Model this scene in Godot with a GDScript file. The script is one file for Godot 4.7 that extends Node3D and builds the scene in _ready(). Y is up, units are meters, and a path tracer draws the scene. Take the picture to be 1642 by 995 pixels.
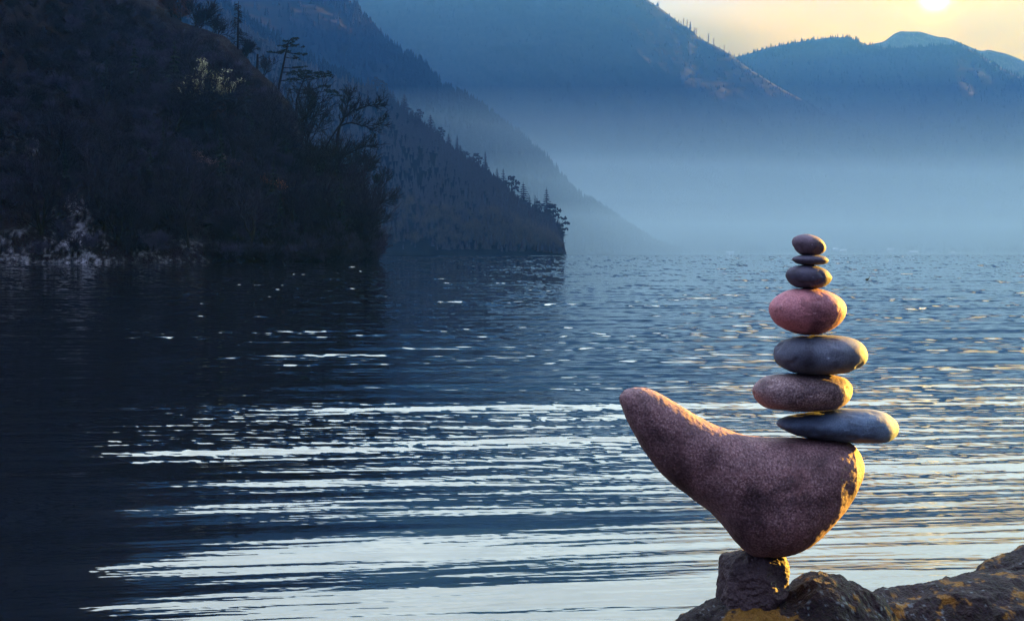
extends Node3D
# A tower of balanced pebbles on lichened shore rocks, in front of a misty mountain lake at sundown.

const F := 2280.0          # focal length in photograph pixels
const CX := 821.0
const HY := 407.0          # row of the true horizon
const EYE := 1.2           # metres above the water

var rng := RandomNumberGenerator.new()
var names := {}
var shared := {}

# ---------------------------------------------------------------- helpers
class Mesher:
	var v := PackedVector3Array()
	var n := PackedVector3Array()
	var c := PackedColorArray()
	var uv := PackedVector2Array()
	var i := PackedInt32Array()

	func tri(a: Vector3, b: Vector3, d: Vector3) -> void:
		var nn := (b - a).cross(d - a).normalized()
		var k := v.size()
		v.append(a); v.append(b); v.append(d)
		n.append(nn); n.append(nn); n.append(nn)
		i.append(k); i.append(k + 2); i.append(k + 1)

	func quad(a: Vector3, b: Vector3, d: Vector3, e: Vector3) -> void:
		tri(a, b, d); tri(a, d, e)

	func box(lo: Vector3, hi: Vector3) -> void:
		var p := []
		for k in 8:
			p.append(Vector3(hi.x if k & 1 else lo.x, hi.y if k & 2 else lo.y, hi.z if k & 4 else lo.z))
		quad(p[4], p[5], p[7], p[6]); quad(p[1], p[0], p[2], p[3])
		quad(p[5], p[1], p[3], p[7]); quad(p[0], p[4], p[6], p[2])
		quad(p[6], p[7], p[3], p[2]); quad(p[0], p[1], p[5], p[4])

	# a bent, tapering tube through the points
	func tube(pts: Array, radii: Array, sides: int) -> void:
		var k0 := v.size()
		var up := Vector3(0.31, 0.2, 0.93).normalized()
		for k in pts.size():
			var t: Vector3 = (pts[mini(k + 1, pts.size() - 1)] - pts[maxi(k - 1, 0)]).normalized()
			var a := t.cross(up)
			if a.length() < 0.05:
				a = t.cross(Vector3.RIGHT)
			a = a.normalized()
			var b := t.cross(a)
			for s in sides:
				var w := TAU * s / sides
				var d := a * cos(w) + b * sin(w)
				v.append(pts[k] + d * radii[k])
				n.append(d)
		for k in pts.size() - 1:
			for s in sides:
				var p := k0 + k * sides + s
				var q := k0 + k * sides + (s + 1) % sides
				i.append(p); i.append(p + sides); i.append(q)
				i.append(q); i.append(p + sides); i.append(q + sides)

	func mesh(m: Material) -> ArrayMesh:
		var a := []
		a.resize(Mesh.ARRAY_MAX)
		a[Mesh.ARRAY_VERTEX] = v
		a[Mesh.ARRAY_NORMAL] = n
		if c.size() == v.size():
			a[Mesh.ARRAY_COLOR] = c
		if uv.size() == v.size():
			a[Mesh.ARRAY_TEX_UV] = uv
		a[Mesh.ARRAY_INDEX] = i
		var r := ArrayMesh.new()
		r.add_surface_from_arrays(Mesh.PRIMITIVE_TRIANGLES, a)
		r.surface_set_material(0, m)
		return r


# nu x nv points, row by row (v outer); the outside is on the du x dv side, or the other if flipped
func grid_mesh(p: PackedVector3Array, nu: int, nv: int, m: Material, flip := false, wrap := false, cols := PackedColorArray()) -> ArrayMesh:
	var q := Mesher.new()
	q.v = p
	q.c = cols
	q.n.resize(p.size())
	for b in nv:
		for a in nu:
			var a0 := (a - 1 + nu) % nu if wrap else maxi(a - 1, 0)
			var a1 := (a + 1) % nu if wrap else mini(a + 1, nu - 1)
			var du := p[b * nu + a1] - p[b * nu + a0]
			var dv := p[mini(b + 1, nv - 1) * nu + a] - p[maxi(b - 1, 0) * nu + a]
			var nn := du.cross(dv)
			q.n[b * nu + a] = (-nn if flip else nn).normalized() if nn.length() > 1e-14 else Vector3.UP
	var idx := PackedInt32Array()
	for b in nv - 1:
		for a in (nu if wrap else nu - 1):
			var k := b * nu + a
			var l := b * nu + (a + 1) % nu
			if flip:
				idx.append_array([k, l, k + nu, l, l + nu, k + nu])
			else:
				idx.append_array([k, k + nu, l, l, k + nu, l + nu])
	q.i = idx
	return q.mesh(m)


func numbered(called: String) -> String:
	var k: int = names.get(called, 0)
	names[called] = k + 1
	return called if k == 0 else "%s_%03d" % [called, k]


func obj(called: String, mesh: Mesh, parent: Node = null) -> MeshInstance3D:
	var o := MeshInstance3D.new()
	o.mesh = mesh
	o.name = called if parent else numbered(called)
	(parent if parent else self).add_child(o, true)
	return o


func thing(called: String, at: Vector3) -> Node3D:
	var o := Node3D.new()
	o.name = numbered(called)
	o.position = at
	add_child(o, true)
	return o


func tag(o: Node, label: String, category: String, group := "") -> Node:
	o.set_meta("label", label)
	o.set_meta("category", category)
	if group:
		o.set_meta("group", group)
	return o


func struct(called: String, mesh: Mesh, label := "") -> MeshInstance3D:
	var o := obj(called, mesh)
	o.set_meta("kind", "structure")
	if label:
		o.set_meta("label", label)
	return o


func copy(o: Node3D, called: String, at: Vector3) -> Node3D:
	var r: Node3D = o.duplicate()
	r.name = numbered(called)
	add_child(r, true)
	r.position = at
	return r


# a point seen at a photograph pixel, at a distance along the view axis
func at(px: float, py: float, d: float) -> Vector3:
	return Vector3((px - CX) / F * d, EYE + (HY - py) / F * d, -d)


func lin(r: float, g: float, b: float) -> Color:
	return Color(r, g, b).linear_to_srgb()


func noise(seed_: int, freq: float, oct := 4, type := FastNoiseLite.TYPE_SIMPLEX_SMOOTH, fractal := FastNoiseLite.FRACTAL_FBM) -> FastNoiseLite:
	var f := FastNoiseLite.new()
	f.seed = seed_
	f.frequency = freq
	f.noise_type = type
	f.fractal_type = fractal if oct > 1 else FastNoiseLite.FRACTAL_NONE
	f.fractal_octaves = oct
	return f


func ntex(f: FastNoiseLite, size: int, stops: Array, colors: Array) -> NoiseTexture2D:
	var t := NoiseTexture2D.new()
	t.width = size
	t.height = size
	t.seamless = true
	t.normalize = true
	t.noise = f
	var g := Gradient.new()
	g.offsets = PackedFloat32Array(stops)
	g.colors = PackedColorArray(colors)
	t.color_ramp = g
	return t


func grey(x: float) -> Color:
	return Color(x, x, x)


func plain(c: Color, rough := 0.9, spec := 0.3) -> StandardMaterial3D:
	var m := StandardMaterial3D.new()
	m.albedo_color = c
	m.roughness = rough
	m.metallic_specular = spec
	return m


func spline(p: Array, t: float) -> Variant:   # Catmull-Rom through an open list, t in 0..1
	var x := clampf(t, 0.0, 1.0) * (p.size() - 1)
	var k := mini(int(x), p.size() - 2)
	var f := x - k
	return p[k].cubic_interpolate(p[k + 1], p[maxi(k - 1, 0)], p[mini(k + 2, p.size() - 1)], f)


func closed(p: Array, t: float) -> Vector2:
	var n := p.size()
	var x := fposmod(t, 1.0) * n
	var k := int(x) % n
	return p[k].cubic_interpolate(p[(k + 1) % n], p[(k - 1 + n) % n], p[(k + 2) % n], x - int(x))


func table(p: Array, x: float) -> float:   # linear in x through sorted points
	if x <= p[0].x:
		return p[0].y
	for k in p.size() - 1:
		if x <= p[k + 1].x:
			var s: float = (x - p[k].x) / (p[k + 1].x - p[k].x)
			return lerpf(p[k].y, p[k + 1].y, s)
	return p[-1].y


func stable(p: Array, x: float) -> float:   # the same, smoothed
	return 0.25 * (table(p, x - 5.0) + table(p, x + 5.0)) + 0.5 * table(p, x)


# ---------------------------------------------------------------- sky
var sun_dir := Vector3.ZERO

func dir_of(az: float, el: float) -> Vector3:
	return Vector3(sin(az) * cos(el), sin(el), -cos(az) * cos(el))


func make_sky() -> PanoramaSkyMaterial:
	var w := 2048
	var h := 1024
	var im := Image.create(w, h, false, Image.FORMAT_RGBF)
	var disc := at(1500, -9, 1.0) - Vector3(0, EYE, 0)
	disc = disc.normalized()
	var cl := noise(5, 1.0, 4)
	var below := Color(0.10, 0.13, 0.17)
	for y in h:
		var el := PI * (0.5 - (y + 0.5) / h)
		if el < -0.02:
			for x in w:
				im.set_pixel(x, y, below)
			continue
		var ed := rad_to_deg(el)
		for x in w:
			var az := TAU * (x + 0.5) / w
			var d := dir_of(az, el)
			var ang := rad_to_deg(acos(clampf(d.dot(disc), -1.0, 1.0)))
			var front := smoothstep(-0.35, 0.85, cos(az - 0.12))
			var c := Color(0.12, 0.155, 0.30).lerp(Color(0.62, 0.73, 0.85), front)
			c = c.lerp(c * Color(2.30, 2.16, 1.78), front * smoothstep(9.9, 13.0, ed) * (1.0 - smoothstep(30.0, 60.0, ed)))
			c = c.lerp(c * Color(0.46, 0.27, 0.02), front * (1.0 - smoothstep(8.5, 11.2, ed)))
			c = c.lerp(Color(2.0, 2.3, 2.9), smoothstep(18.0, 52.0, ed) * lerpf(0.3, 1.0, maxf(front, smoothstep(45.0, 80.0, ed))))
			var k := cl.get_noise_3d(d.x * 7.0, d.y * 26.0, d.z * 7.0)
			var warm := exp(-pow(ang / 11.0, 2.0)) * (1.0 - smoothstep(9.9, 12.0, ed))
			c = c.lerp(Color(0.93, 0.43, 0.0), clampf(warm * 0.95 + k * 0.25 * exp(-ang / 40.0), 0.0, 1.0))
			c = c * (1.0 + 0.34 * k)
			c += Color(0.20, 0.10, 0.03) * exp(-pow(ang / 4.0, 2.0))
			c += Color(0.5, 0.40, 0.02) * exp(-pow(ang / 0.95, 4.0))
			if ang < 1.6:
				c += Color(0.9, 0.9, 0.9) * (1.0 - smoothstep(0.42, 0.72, ang))
			im.set_pixel(x, y, c)
	var m := PanoramaSkyMaterial.new()
	m.panorama = ImageTexture.create_from_image(im)
	return m


# ---------------------------------------------------------------- land
# A hillside between a line of points at its foot and one along its ridge, with a back slope behind.
# Returns the grid for planting; t = 0 foot .. 1 ridge.
func hillside(called: String, foot: Array, ridge: Array, nu: int, nv: int, back: Vector3, bulge: float, amp: float, nf: FastNoiseLite, m: Material, ridge_amp := 0.15, label := "", tint = null) -> Dictionary:
	var nb := 6
	var p := PackedVector3Array()
	p.resize(nu * (nv + nb))
	var cols := PackedColorArray()
	for b in nv + nb:
		var t := minf(float(b) / (nv - 1), 1.0)
		for a in nu:
			var u := float(a) / (nu - 1)
			var f: Vector3 = spline(foot, u)
			var r: Vector3 = spline(ridge, u)
			var q := f.lerp(r, t)
			q.y = f.y + (r.y - f.y) * lerpf(t, 1.0 - pow(1.0 - t, 1.9), bulge)
			if b >= nv:
				var s := float(b - nv + 1) / nb
				q = r + back * s
				q.y = lerpf(r.y, -6.0, pow(s, 1.3))
			var e := lerpf(sin(PI * minf(t, 1.0)), 1.0, ridge_amp) * amp
			if t < 0.001:
				e = 0.0
			q += Vector3(0.4 * nf.get_noise_3d(q.z + 90.0, q.x, q.y), 0.7 * nf.get_noise_3d(q.x, q.y, q.z), nf.get_noise_3d(q.y, q.z, q.x + 50.0)) * e
			p[b * nu + a] = q
			if tint != null:
				cols.append(tint.call(q, t))
	struct(called, grid_mesh(p, nu, nv + nb, m, false, false, cols), label)
	return {"p": p, "nu": nu, "nv": nv}


func on(g: Dictionary, u: float, t: float) -> Vector3:
	var x: float = clampf(u, 0, 1) * (g.nu - 1)
	var y: float = clampf(t, 0, 1) * (g.nv - 1)
	var a := mini(int(x), g.nu - 2)
	var b := mini(int(y), g.nv - 2)
	var p: PackedVector3Array = g.p
	return p[b * g.nu + a].lerp(p[b * g.nu + a + 1], x - a).lerp(p[(b + 1) * g.nu + a].lerp(p[(b + 1) * g.nu + a + 1], x - a), y - b)


# the spot on the grid's front slope seen nearest a photograph pixel
func spot(g: Dictionary, px: float, py: float) -> Vector3:
	var best := Vector3.ZERO
	var score := 1e9
	var p: PackedVector3Array = g.p
	for b in g.nv:
		for a in g.nu:
			var q := p[b * g.nu + a]
			var s := pow(q.x / -q.z * F + CX - px, 2.0) + pow(HY - (q.y - EYE) / -q.z * F - py, 2.0)
			if s < score:
				score = s
				best = q
	return best


func forest(called: String, meshes: Array, g: Dictionary, count: int, label: String, size: Vector2, ridge_share: float, u_range := Vector2(0, 1), t_range := Vector2(0.02, 1.0), keep = null) -> void:
	var each := count / meshes.size()
	for k in meshes.size():
		var mm := MultiMesh.new()
		mm.transform_format = MultiMesh.TRANSFORM_3D
		mm.mesh = meshes[k]
		mm.instance_count = each
		for j in each:
			var t := rng.randf_range(t_range.x, t_range.y)
			if rng.randf() < ridge_share:
				t = rng.randf_range(0.93, 1.0)
			var q := on(g, rng.randf_range(u_range.x, u_range.y), t)
			while keep != null and not keep.call(q):
				q = on(g, rng.randf_range(u_range.x, u_range.y), rng.randf_range(t_range.x, t_range.y))
			var s := rng.randf_range(size.x, size.y)
			var bs := Basis(Vector3.UP, rng.randf() * TAU).scaled(Vector3(s * rng.randf_range(0.8, 1.25), s, s * rng.randf_range(0.8, 1.25)))
			mm.set_instance_transform(j, Transform3D(bs, q + Vector3(0, -0.03 * s, 0)))
		var o := MultiMeshInstance3D.new()
		o.multimesh = mm
		o.name = numbered(called)
		add_child(o, true)
		o.set_meta("kind", "stuff")
		o.set_meta("label", label)
		o.set_meta("category", "woodland")


# ---------------------------------------------------------------- trees (all of unit height, scaled where they stand)
func grow(wood: Mesher, twigs: Mesher, p: Vector3, d: Vector3, length: float, r: float, level: int, droop: float, spread: float, thin: float) -> void:
	var pts := [p]
	var radii := [r]
	var steps := 4 if level > 1 else 3
	var q := p
	var dd := d
	for k in steps:
		dd = (dd + Vector3(rng.randfn(), rng.randfn() - droop, rng.randfn()) * 0.16 + Vector3(0, 0.06, 0)).normalized()
		q += dd * length / steps
		pts.append(q)
		radii.append(lerpf(r, maxf(r * 0.5, thin), float(k + 1) / steps))
	(wood if level >= 3 else twigs).tube(pts, radii, 6 if level >= 3 else 3)
	if level == 0:
		return
	var kids := 5 if level >= 2 else 4
	for k in kids:
		var s := rng.randf_range(0.3, 1.0) if k > 0 else 1.0
		var at_ := int(s * steps)
		var base: Vector3 = pts[at_]
		var side := dd.cross(Vector3(rng.randfn(), rng.randfn(), rng.randfn())).normalized()
		var nd := (dd + side * rng.randf_range(0.4, 1.0) * spread + Vector3(0, 0.12, 0)).normalized()
		grow(wood, twigs, base, nd, length * rng.randf_range(0.55, 0.78), maxf(radii[at_] * 0.62, thin), level - 1, droop, spread, thin)


func bare_tree(seed_: int, lean: Vector3, levels: int, spread: float, trunk: float, bark: Material, twig: Material, stems := 1, thin := 0.0016) -> Array:
	rng.seed = seed_
	var wood := Mesher.new()
	var twigs := Mesher.new()
	for s in stems:
		var d := (Vector3(0, 1, 0) + lean + Vector3(rng.randfn(), 0, rng.randfn()) * (0.25 if stems > 1 else 0.05)).normalized()
		grow(wood, twigs, Vector3(rng.randfn() * 0.02 * (stems - 1), -0.04, rng.randfn() * 0.02 * (stems - 1)), d, trunk, (0.02 if stems == 1 else 0.012), levels, 0.05, spread, thin)
	var top := 0.0
	for q in twigs.v:
		top = maxf(top, q.y)
	for k in twigs.v.size():
		twigs.v[k] /= top
	for k in wood.v.size():
		wood.v[k] /= top
	return [wood.mesh(bark), twigs.mesh(twig)]


func leaf_cloud(q: Mesher, c: Vector3, r: Vector3, count: int, size: float) -> void:
	for k in count:
		var d := Vector3(rng.randfn(), rng.randfn(), rng.randfn()).normalized() * pow(rng.randf(), 0.4)
		var p := c + d * r
		var a := Vector3(rng.randfn(), rng.randfn() * 0.6, rng.randfn()).normalized() * size * rng.randf_range(0.6, 1.4)
		var b := a.cross(Vector3(rng.randfn(), rng.randfn(), rng.randfn())).normalized() * size * rng.randf_range(0.35, 0.8)
		q.tri(p - a - b * 0.4, p + a * 0.2 - b, p + a + b)
		q.tri(p - a - b * 0.4, p + a + b, p - a * 0.1 + b * 1.1)


func leafy_tree(seed_: int, bark: Material, leaf: Material, count: int) -> Array:
	rng.seed = seed_
	var wood := Mesher.new()
	var twigs := Mesher.new()
	grow(wood, twigs, Vector3(0, -0.04, 0), Vector3(0.05, 1, 0).normalized(), 0.42, 0.022, 3, 0.0, 0.9, 0.003)
	var q := Mesher.new()
	for k in twigs.v.size():
		if k % 7 == 0 and twigs.v[k].y > 0.3:
			leaf_cloud(q, twigs.v[k], Vector3(0.05, 0.035, 0.05), maxi(1, count / 160), 0.011)
	var top := 0.0
	for p in q.v:
		top = maxf(top, p.y)
	for m in [wood, twigs, q]:
		for k in m.v.size():
			m.v[k] /= top
	wood.tube([Vector3(0, 0, 0), Vector3(0, 0.01, 0)], [0.001, 0.001], 3)
	return [wood.mesh(bark), q.mesh(leaf), twigs.mesh(bark)]


# Scots pine: a bent stem, a few limbs, flat pads of needles. pads: [x, y, half width, half height]
func pine_tree(seed_: int, stem: Array, pads: Array, bark: Material, leaf: Material, density := 1.0, size := 0.013) -> Array:
	rng.seed = seed_
	var wood := Mesher.new()
	var radii := []
	for k in stem.size():
		radii.append(lerpf(0.026, 0.008, float(k) / (stem.size() - 1)))
	wood.tube(stem, radii, 7)
	var q := Mesher.new()
	for d in pads:
		var z: float = rng.randf_range(-0.6, 0.6) * d[2]
		var c := Vector3(d[0], d[1], z)
		var s: Vector3 = spline(stem, clampf(d[1] - 0.08, 0.1, 1.0))
		wood.tube([s, s.lerp(c, 0.55) + Vector3(0, -0.015, 0), c], [0.011, 0.007, 0.003], 4)
		var bits := maxi(4, int(d[2] * 90))
		for k in bits:
			var w := TAU * rng.randf()
			var rr := sqrt(rng.randf())
			var cc := c + Vector3(cos(w) * rr * d[2], rng.randfn() * d[3] * 0.5 - rr * rr * d[3] * 0.4, sin(w) * rr * d[2] * 0.8)
			leaf_cloud(q, cc, Vector3(0.042, 0.016, 0.042), int(14 * density), size)
	return [wood.mesh(bark), q.mesh(leaf)]


# spruce: whorls of hanging boughs
func spruce_tree(seed_: int, whorls: int, width: float, bark: Material, leaf: Material, gap := 0.0, per := 7) -> Array:
	rng.seed = seed_
	var wood := Mesher.new()
	wood.tube([Vector3(0, -0.05, 0), Vector3(0.004, 0.5, 0), Vector3(0, 0.99, 0)], [0.017, 0.011, 0.002], 5)
	var q := Mesher.new()
	for k in whorls:
		var t := float(k) / whorls
		var y := lerpf(0.1, 0.97, t)
		var reach := width * (1.0 - t * 0.94) * rng.randf_range(0.7, 1.15)
		for j in per:
			if rng.randf() < gap:
				continue
			var w := TAU * (j + rng.randf()) / per
			var d := Vector3(cos(w), 0, sin(w))
			var s := Vector3(-d.z, 0, d.x)
			var r := reach * rng.randf_range(0.6, 1.2)
			var a := Vector3(0, y + 0.012, 0)
			var b := Vector3(0, y - r * 0.12, 0) + d * r * 0.55
			var e := Vector3(0, y - r * 0.36, 0) + d * r
			var wd := r * 0.26
			q.tri(a, b - s * wd + Vector3(0, -0.02, 0), b)
			q.tri(a, b, b + s * wd + Vector3(0, -0.02, 0))
			q.tri(b - s * wd + Vector3(0, -0.02, 0), e, b)
			q.tri(b, e, b + s * wd + Vector3(0, -0.02, 0))
			for l in 3:
				var f := d * r * rng.randf_range(0.3, 0.9)
				var g := Vector3(0, y - r * 0.25, 0) + f
				q.tri(g - s * wd * 0.8, g + Vector3(0, -0.03, 0) + d * 0.02, g + s * wd * 0.8)
	return [wood.mesh(bark), q.mesh(leaf)]


func tiny_conifer(seed_: int, tiers: int, width: float, leaf: Material) -> ArrayMesh:
	rng.seed = seed_
	var q := Mesher.new()
	for k in tiers:
		var y0 := 0.08 + 0.86 * k / tiers
		var y1 := minf(1.0, y0 + 1.25 / tiers)
		var r := width * (1.0 - 0.85 * k / tiers)
		for s in 6:
			var a := TAU * s / 6.0 + k
			var b := TAU * (s + 1) / 6.0 + k
			q.tri(Vector3(cos(a) * r * rng.randf_range(0.7, 1.2), y0 - rng.randf() * 0.05, sin(a) * r), Vector3(0, y1, 0), Vector3(cos(b) * r, y0, sin(b) * r * rng.randf_range(0.7, 1.2)))
	return q.mesh(leaf)


func tree(called: String, parts: Array, where: Vector3, height: float, label: String, group := "", turn := 0.0, widen := 1.0) -> Node3D:
	var o := thing(called, where)
	o.scale = Vector3(height * widen, height, height * widen)
	o.rotation.y = turn
	obj("trunk", parts[0], o)
	var cr := obj("crown", parts[1], o)
	if parts.size() > 2:
		obj("twig", parts[2], cr)
	tag(o, label, "tree", group)
	return o


# ---------------------------------------------------------------- stones
# A pebble whose outline as seen from the front is the traced contour, rounded in depth.
func pebble(outline: Array, d: float, depth: float, m: Material, nf: FastNoiseLite, amp: float, nu := 160, nv := 90, full := 0.85, dents := 0.0) -> Array:
	var c := Vector2.ZERO
	var hull := []
	for q in outline:
		hull.append(Vector2((q.x - CX) / F * d, EYE + (HY - q.y) / F * d))
	var lo := Vector2(1e9, 1e9)
	var hi := -lo
	for q in hull:
		lo = lo.min(q); hi = hi.max(q)
	c = (lo + hi) / 2.0
	var base := Vector3(c.x, lo.y, -d)
	var dent := noise(141, 26.0, 2)
	var stain := noise(142, 30.0, 3)
	var streak := noise(143, 22.0, 3)
	var speckle := noise(144, 260.0, 2)
	var cols := PackedColorArray()
	var p := PackedVector3Array()
	p.resize(nu * nv)
	for b in nv:
		var w := PI * (float(b) / (nv - 1) - 0.5)
		var cs := pow(maxf(cos(w), 0.0), full)
		for a in nu:
			var e := closed(hull, -float(a) / nu) - c
			var q := Vector3(e.x * cs, e.y * cs + c.y - lo.y, depth * sin(w))
			var g := (q - Vector3(0, c.y - lo.y, 0)).normalized()
			q += g * nf.get_noise_3dv(q + base) * amp
			# worn flats and a nick or two
			q -= g * smoothstep(0.25, 0.7, dent.get_noise_3dv(q + base * 3.0)) * 0.0022 * (1.0 - smoothstep(0.88, 1.0, absf(sin(w))))
			p[b * nu + a] = q
			var s := stain.get_noise_3dv(q + base * 2.0)
			var t := Color(1, 1, 1).lerp(Color(0.62, 0.60, 0.62), smoothstep(0.0, 0.45, s))
			t = t.lerp(Color(1.5, 1.45, 1.38), 0.55 * smoothstep(0.90, 0.97, 1.0 - absf(streak.get_noise_3d(q.x * 0.6 + q.y * 0.9, q.y * 1.4 - q.x * 0.35, q.z) + base.y * 0.7 - 0.62)))
			t = t.lerp(Color(0.45, 0.43, 0.45), 0.6 * smoothstep(0.5, 0.7, speckle.get_noise_3dv(q)))
			cols.append(t)
	return [grid_mesh(p, nu, nv, m, false, true, cols), base]


# A rock swept along x between a top and a bottom line (photograph pixels), with rounded cross-sections.
func swept_rock(top: Array, bottom: Array, d: float, depths: Array, m: Material, roughen: Callable, nu: int, nv: int, power := 2.3, tint = null, lean := 0.0) -> Array:
	var x0: float = top[0].x
	var x1: float = top[-1].x
	var base := at((x0 + x1) / 2.0, HY, d)
	var ylo := 1e9
	for q in bottom:
		ylo = minf(ylo, EYE + (HY - q.y) / F * d)
	base.y = ylo
	var p := PackedVector3Array()
	p.resize(nu * nv)
	var cols := PackedColorArray()
	for b in nv:
		var s := float(b) / (nv - 1)
		var px := lerpf(x0, x1, 0.5 - 0.5 * cos(PI * s))
		var yt := EYE + (HY - stable(top, px)) / F * d
		var yb := EYE + (HY - stable(bottom, px)) / F * d
		var hy := maxf((yt - yb) / 2.0, 0.0004)
		var hz := table(depths, px)
		for a in nu:
			var w := TAU * a / nu
			var cy := sin(w)
			var cz := cos(w)
			var e := 2.0 / power
			var y := signf(cy) * pow(absf(cy), e)
			var z := signf(cz) * pow(absf(cz), e)
			var q := Vector3((px - CX) / F * d - base.x, (yt + yb) / 2.0 + hy * y - base.y, hz * z - lean * (y + 1.0) * hy)
			var g := Vector3(0, y / maxf(hy, 0.01), z / maxf(hz, 0.01)).normalized()
			q += g * roughen.call(q + base, minf(hy, hz))
			p[b * nu + a] = q
			if tint != null:
				cols.append(tint.call(q + base))
	return [grid_mesh(p, nu, nv, m, true, true, cols), base]


func stone_mat(colors: Array, stops: Array, seed_: int, scale: float, bump: float, freq := 0.06, rough := 0.75) -> StandardMaterial3D:
	var m := StandardMaterial3D.new()
	var srgb := []
	for c in colors:
		srgb.append(c.linear_to_srgb())
	var grain := noise(seed_, freq, 5, FastNoiseLite.TYPE_SIMPLEX)
	grain.fractal_gain = 0.68
	m.albedo_texture = ntex(grain, 1024, stops, srgb)
	m.detail_enabled = true
	m.detail_blend_mode = BaseMaterial3D.BLEND_MODE_MUL
	m.detail_albedo = ntex(noise(seed_ + 25, 0.0045, 4), 512, [0.15, 0.5, 0.85], [Color(0.60, 0.58, 0.62), Color(0.92, 0.92, 0.92), Color(1, 1, 1)])
	m.uv1_triplanar = true
	m.uv1_scale = Vector3.ONE * scale
	m.uv1_offset = Vector3(0.37, 0.21, 0.11) * seed_
	m.vertex_color_use_as_albedo = true
	m.roughness = rough
	m.metallic_specular = 0.35
	m.heightmap_enabled = true
	m.heightmap_scale = bump
	m.heightmap_texture = ntex(noise(seed_ + 50, freq * 0.7, 5), 1024, [0.0, 0.28, 0.45, 1.0], [grey(0.0), grey(0.45), grey(0.75), grey(1.0)])
	return m


func place_stone(called: String, made: Array, label: String, category := "stone", group := "") -> MeshInstance3D:
	var o := obj(called, made[0])
	o.position = made[1]
	tag(o, label, category, group)
	return o


# ---------------------------------------------------------------- water
func lake(m: Material) -> ArrayMesh:
	var swell := noise(11, 1.0, 2)
	var chop := noise(12, 1.0, 2)
	var rip := noise(13, 1.0, 2)
	var gust := noise(14, 1.0, 2)
	var xs := []
	for k in 12:
		xs.append(-3.2 + 0.225 * k)
	var nd := 820
	for k in nd:
		xs.append(-0.5 + 1.0 * k / (nd - 1))
	for k in 12:
		xs.append(0.5 + 0.225 * (k + 1))
	var ds := []
	for k in 12:
		ds.append(lerpf(0.4, 3.6, k / 12.0))
	var below := EYE * F / 3.6
	while below > 1.1:
		ds.append(EYE * F / below)
		below -= 1.0 if below < 300.0 else 1.25
	for k in 8:
		ds.append(2500.0 + 350.0 * k)
	var nu := xs.size()
	var nv := ds.size()
	var q := Mesher.new()
	q.v.resize(nu * nv)
	q.n.resize(nu * nv)
	var ca := cos(-0.13)
	var sa := sin(-0.13)
	for b in nv:
		var d: float = ds[b]
		for a in nu:
			var x := clampf(xs[a] * d, -2600.0, 2600.0)
			var z := d
			var xr := x * ca - z * sa
			var zr := z * ca + x * sa
			var k := 0.75 + 0.9 * gust.get_noise_2d(x * 0.10, z * 0.16)
			k = clampf(k, 0.25, 1.4)
			var h := 0.0
			var sx := 0.0
			var sz := 0.0
			# swell
			var e := 0.05
			var h0 := swell.get_noise_2d(xr / 8.0, zr / 1.9)
			var hz := swell.get_noise_2d(xr / 8.0, (zr + e) / 1.9)
			h += h0 * 0.018
			sz += (hz - h0) * 0.018 / e
			h0 = swell.get_noise_2d(xr / 5.0 + 31.0, zr / 0.9)
			hz = swell.get_noise_2d(xr / 5.0 + 31.0, (zr + e) / 0.9)
			h += h0 * 0.0050
			sz += (hz - h0) * 0.0050 / e
			# chop
			e = 0.02
			var a1 := 0.0066 * k
			h0 = chop.get_noise_2d(xr / 3.2, zr / 0.42)
			hz = chop.get_noise_2d(xr / 3.2, (zr + e) / 0.42)
			var hx := chop.get_noise_2d((xr + e) / 3.2, zr / 0.42)
			h += h0 * a1
			sz += (hz - h0) * a1 / e
			sx += (hx - h0) * a1 / e
			# ripples
			e = 0.006
			var a2 := 0.0017 * k
			h0 = rip.get_noise_2d(xr / 0.75, zr / 0.10)
			hz = rip.get_noise_2d(xr / 0.75, (zr + e) / 0.10)
			hx = rip.get_noise_2d((xr + e) / 0.75, zr / 0.10)
			h += h0 * a2
			sz += (hz - h0) * a2 / e
			sx += (hx - h0) * a2 / e
			# cat's paws, felt only close by
			if d < 18.0:
				e = 0.003
				var a3 := 0.0004 * k * (1.0 - smoothstep(9.0, 18.0, d))
				h0 = rip.get_noise_2d(xr / 0.13 + 40.0, zr / 0.04)
				hz = rip.get_noise_2d(xr / 0.13 + 40.0, (zr + e) / 0.04)
				hx = rip.get_noise_2d((xr + e) / 0.13 + 40.0, zr / 0.04)
				sz += (hz - h0) * a3 / e
				sx += (hx - h0) * a3 / e
			q.v[b * nu + a] = Vector3(x, h * (1.0 if d > 3.0 else 0.3), -z)
			q.n[b * nu + a] = Vector3(-sx, 1.0, sz).normalized()
	for b in nv - 1:
		for a in nu - 1:
			var k := b * nu + a
			q.i.append_array([k, k + nu, k + 1, k + 1, k + nu, k + nu + 1])
	return q.mesh(m)


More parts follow.
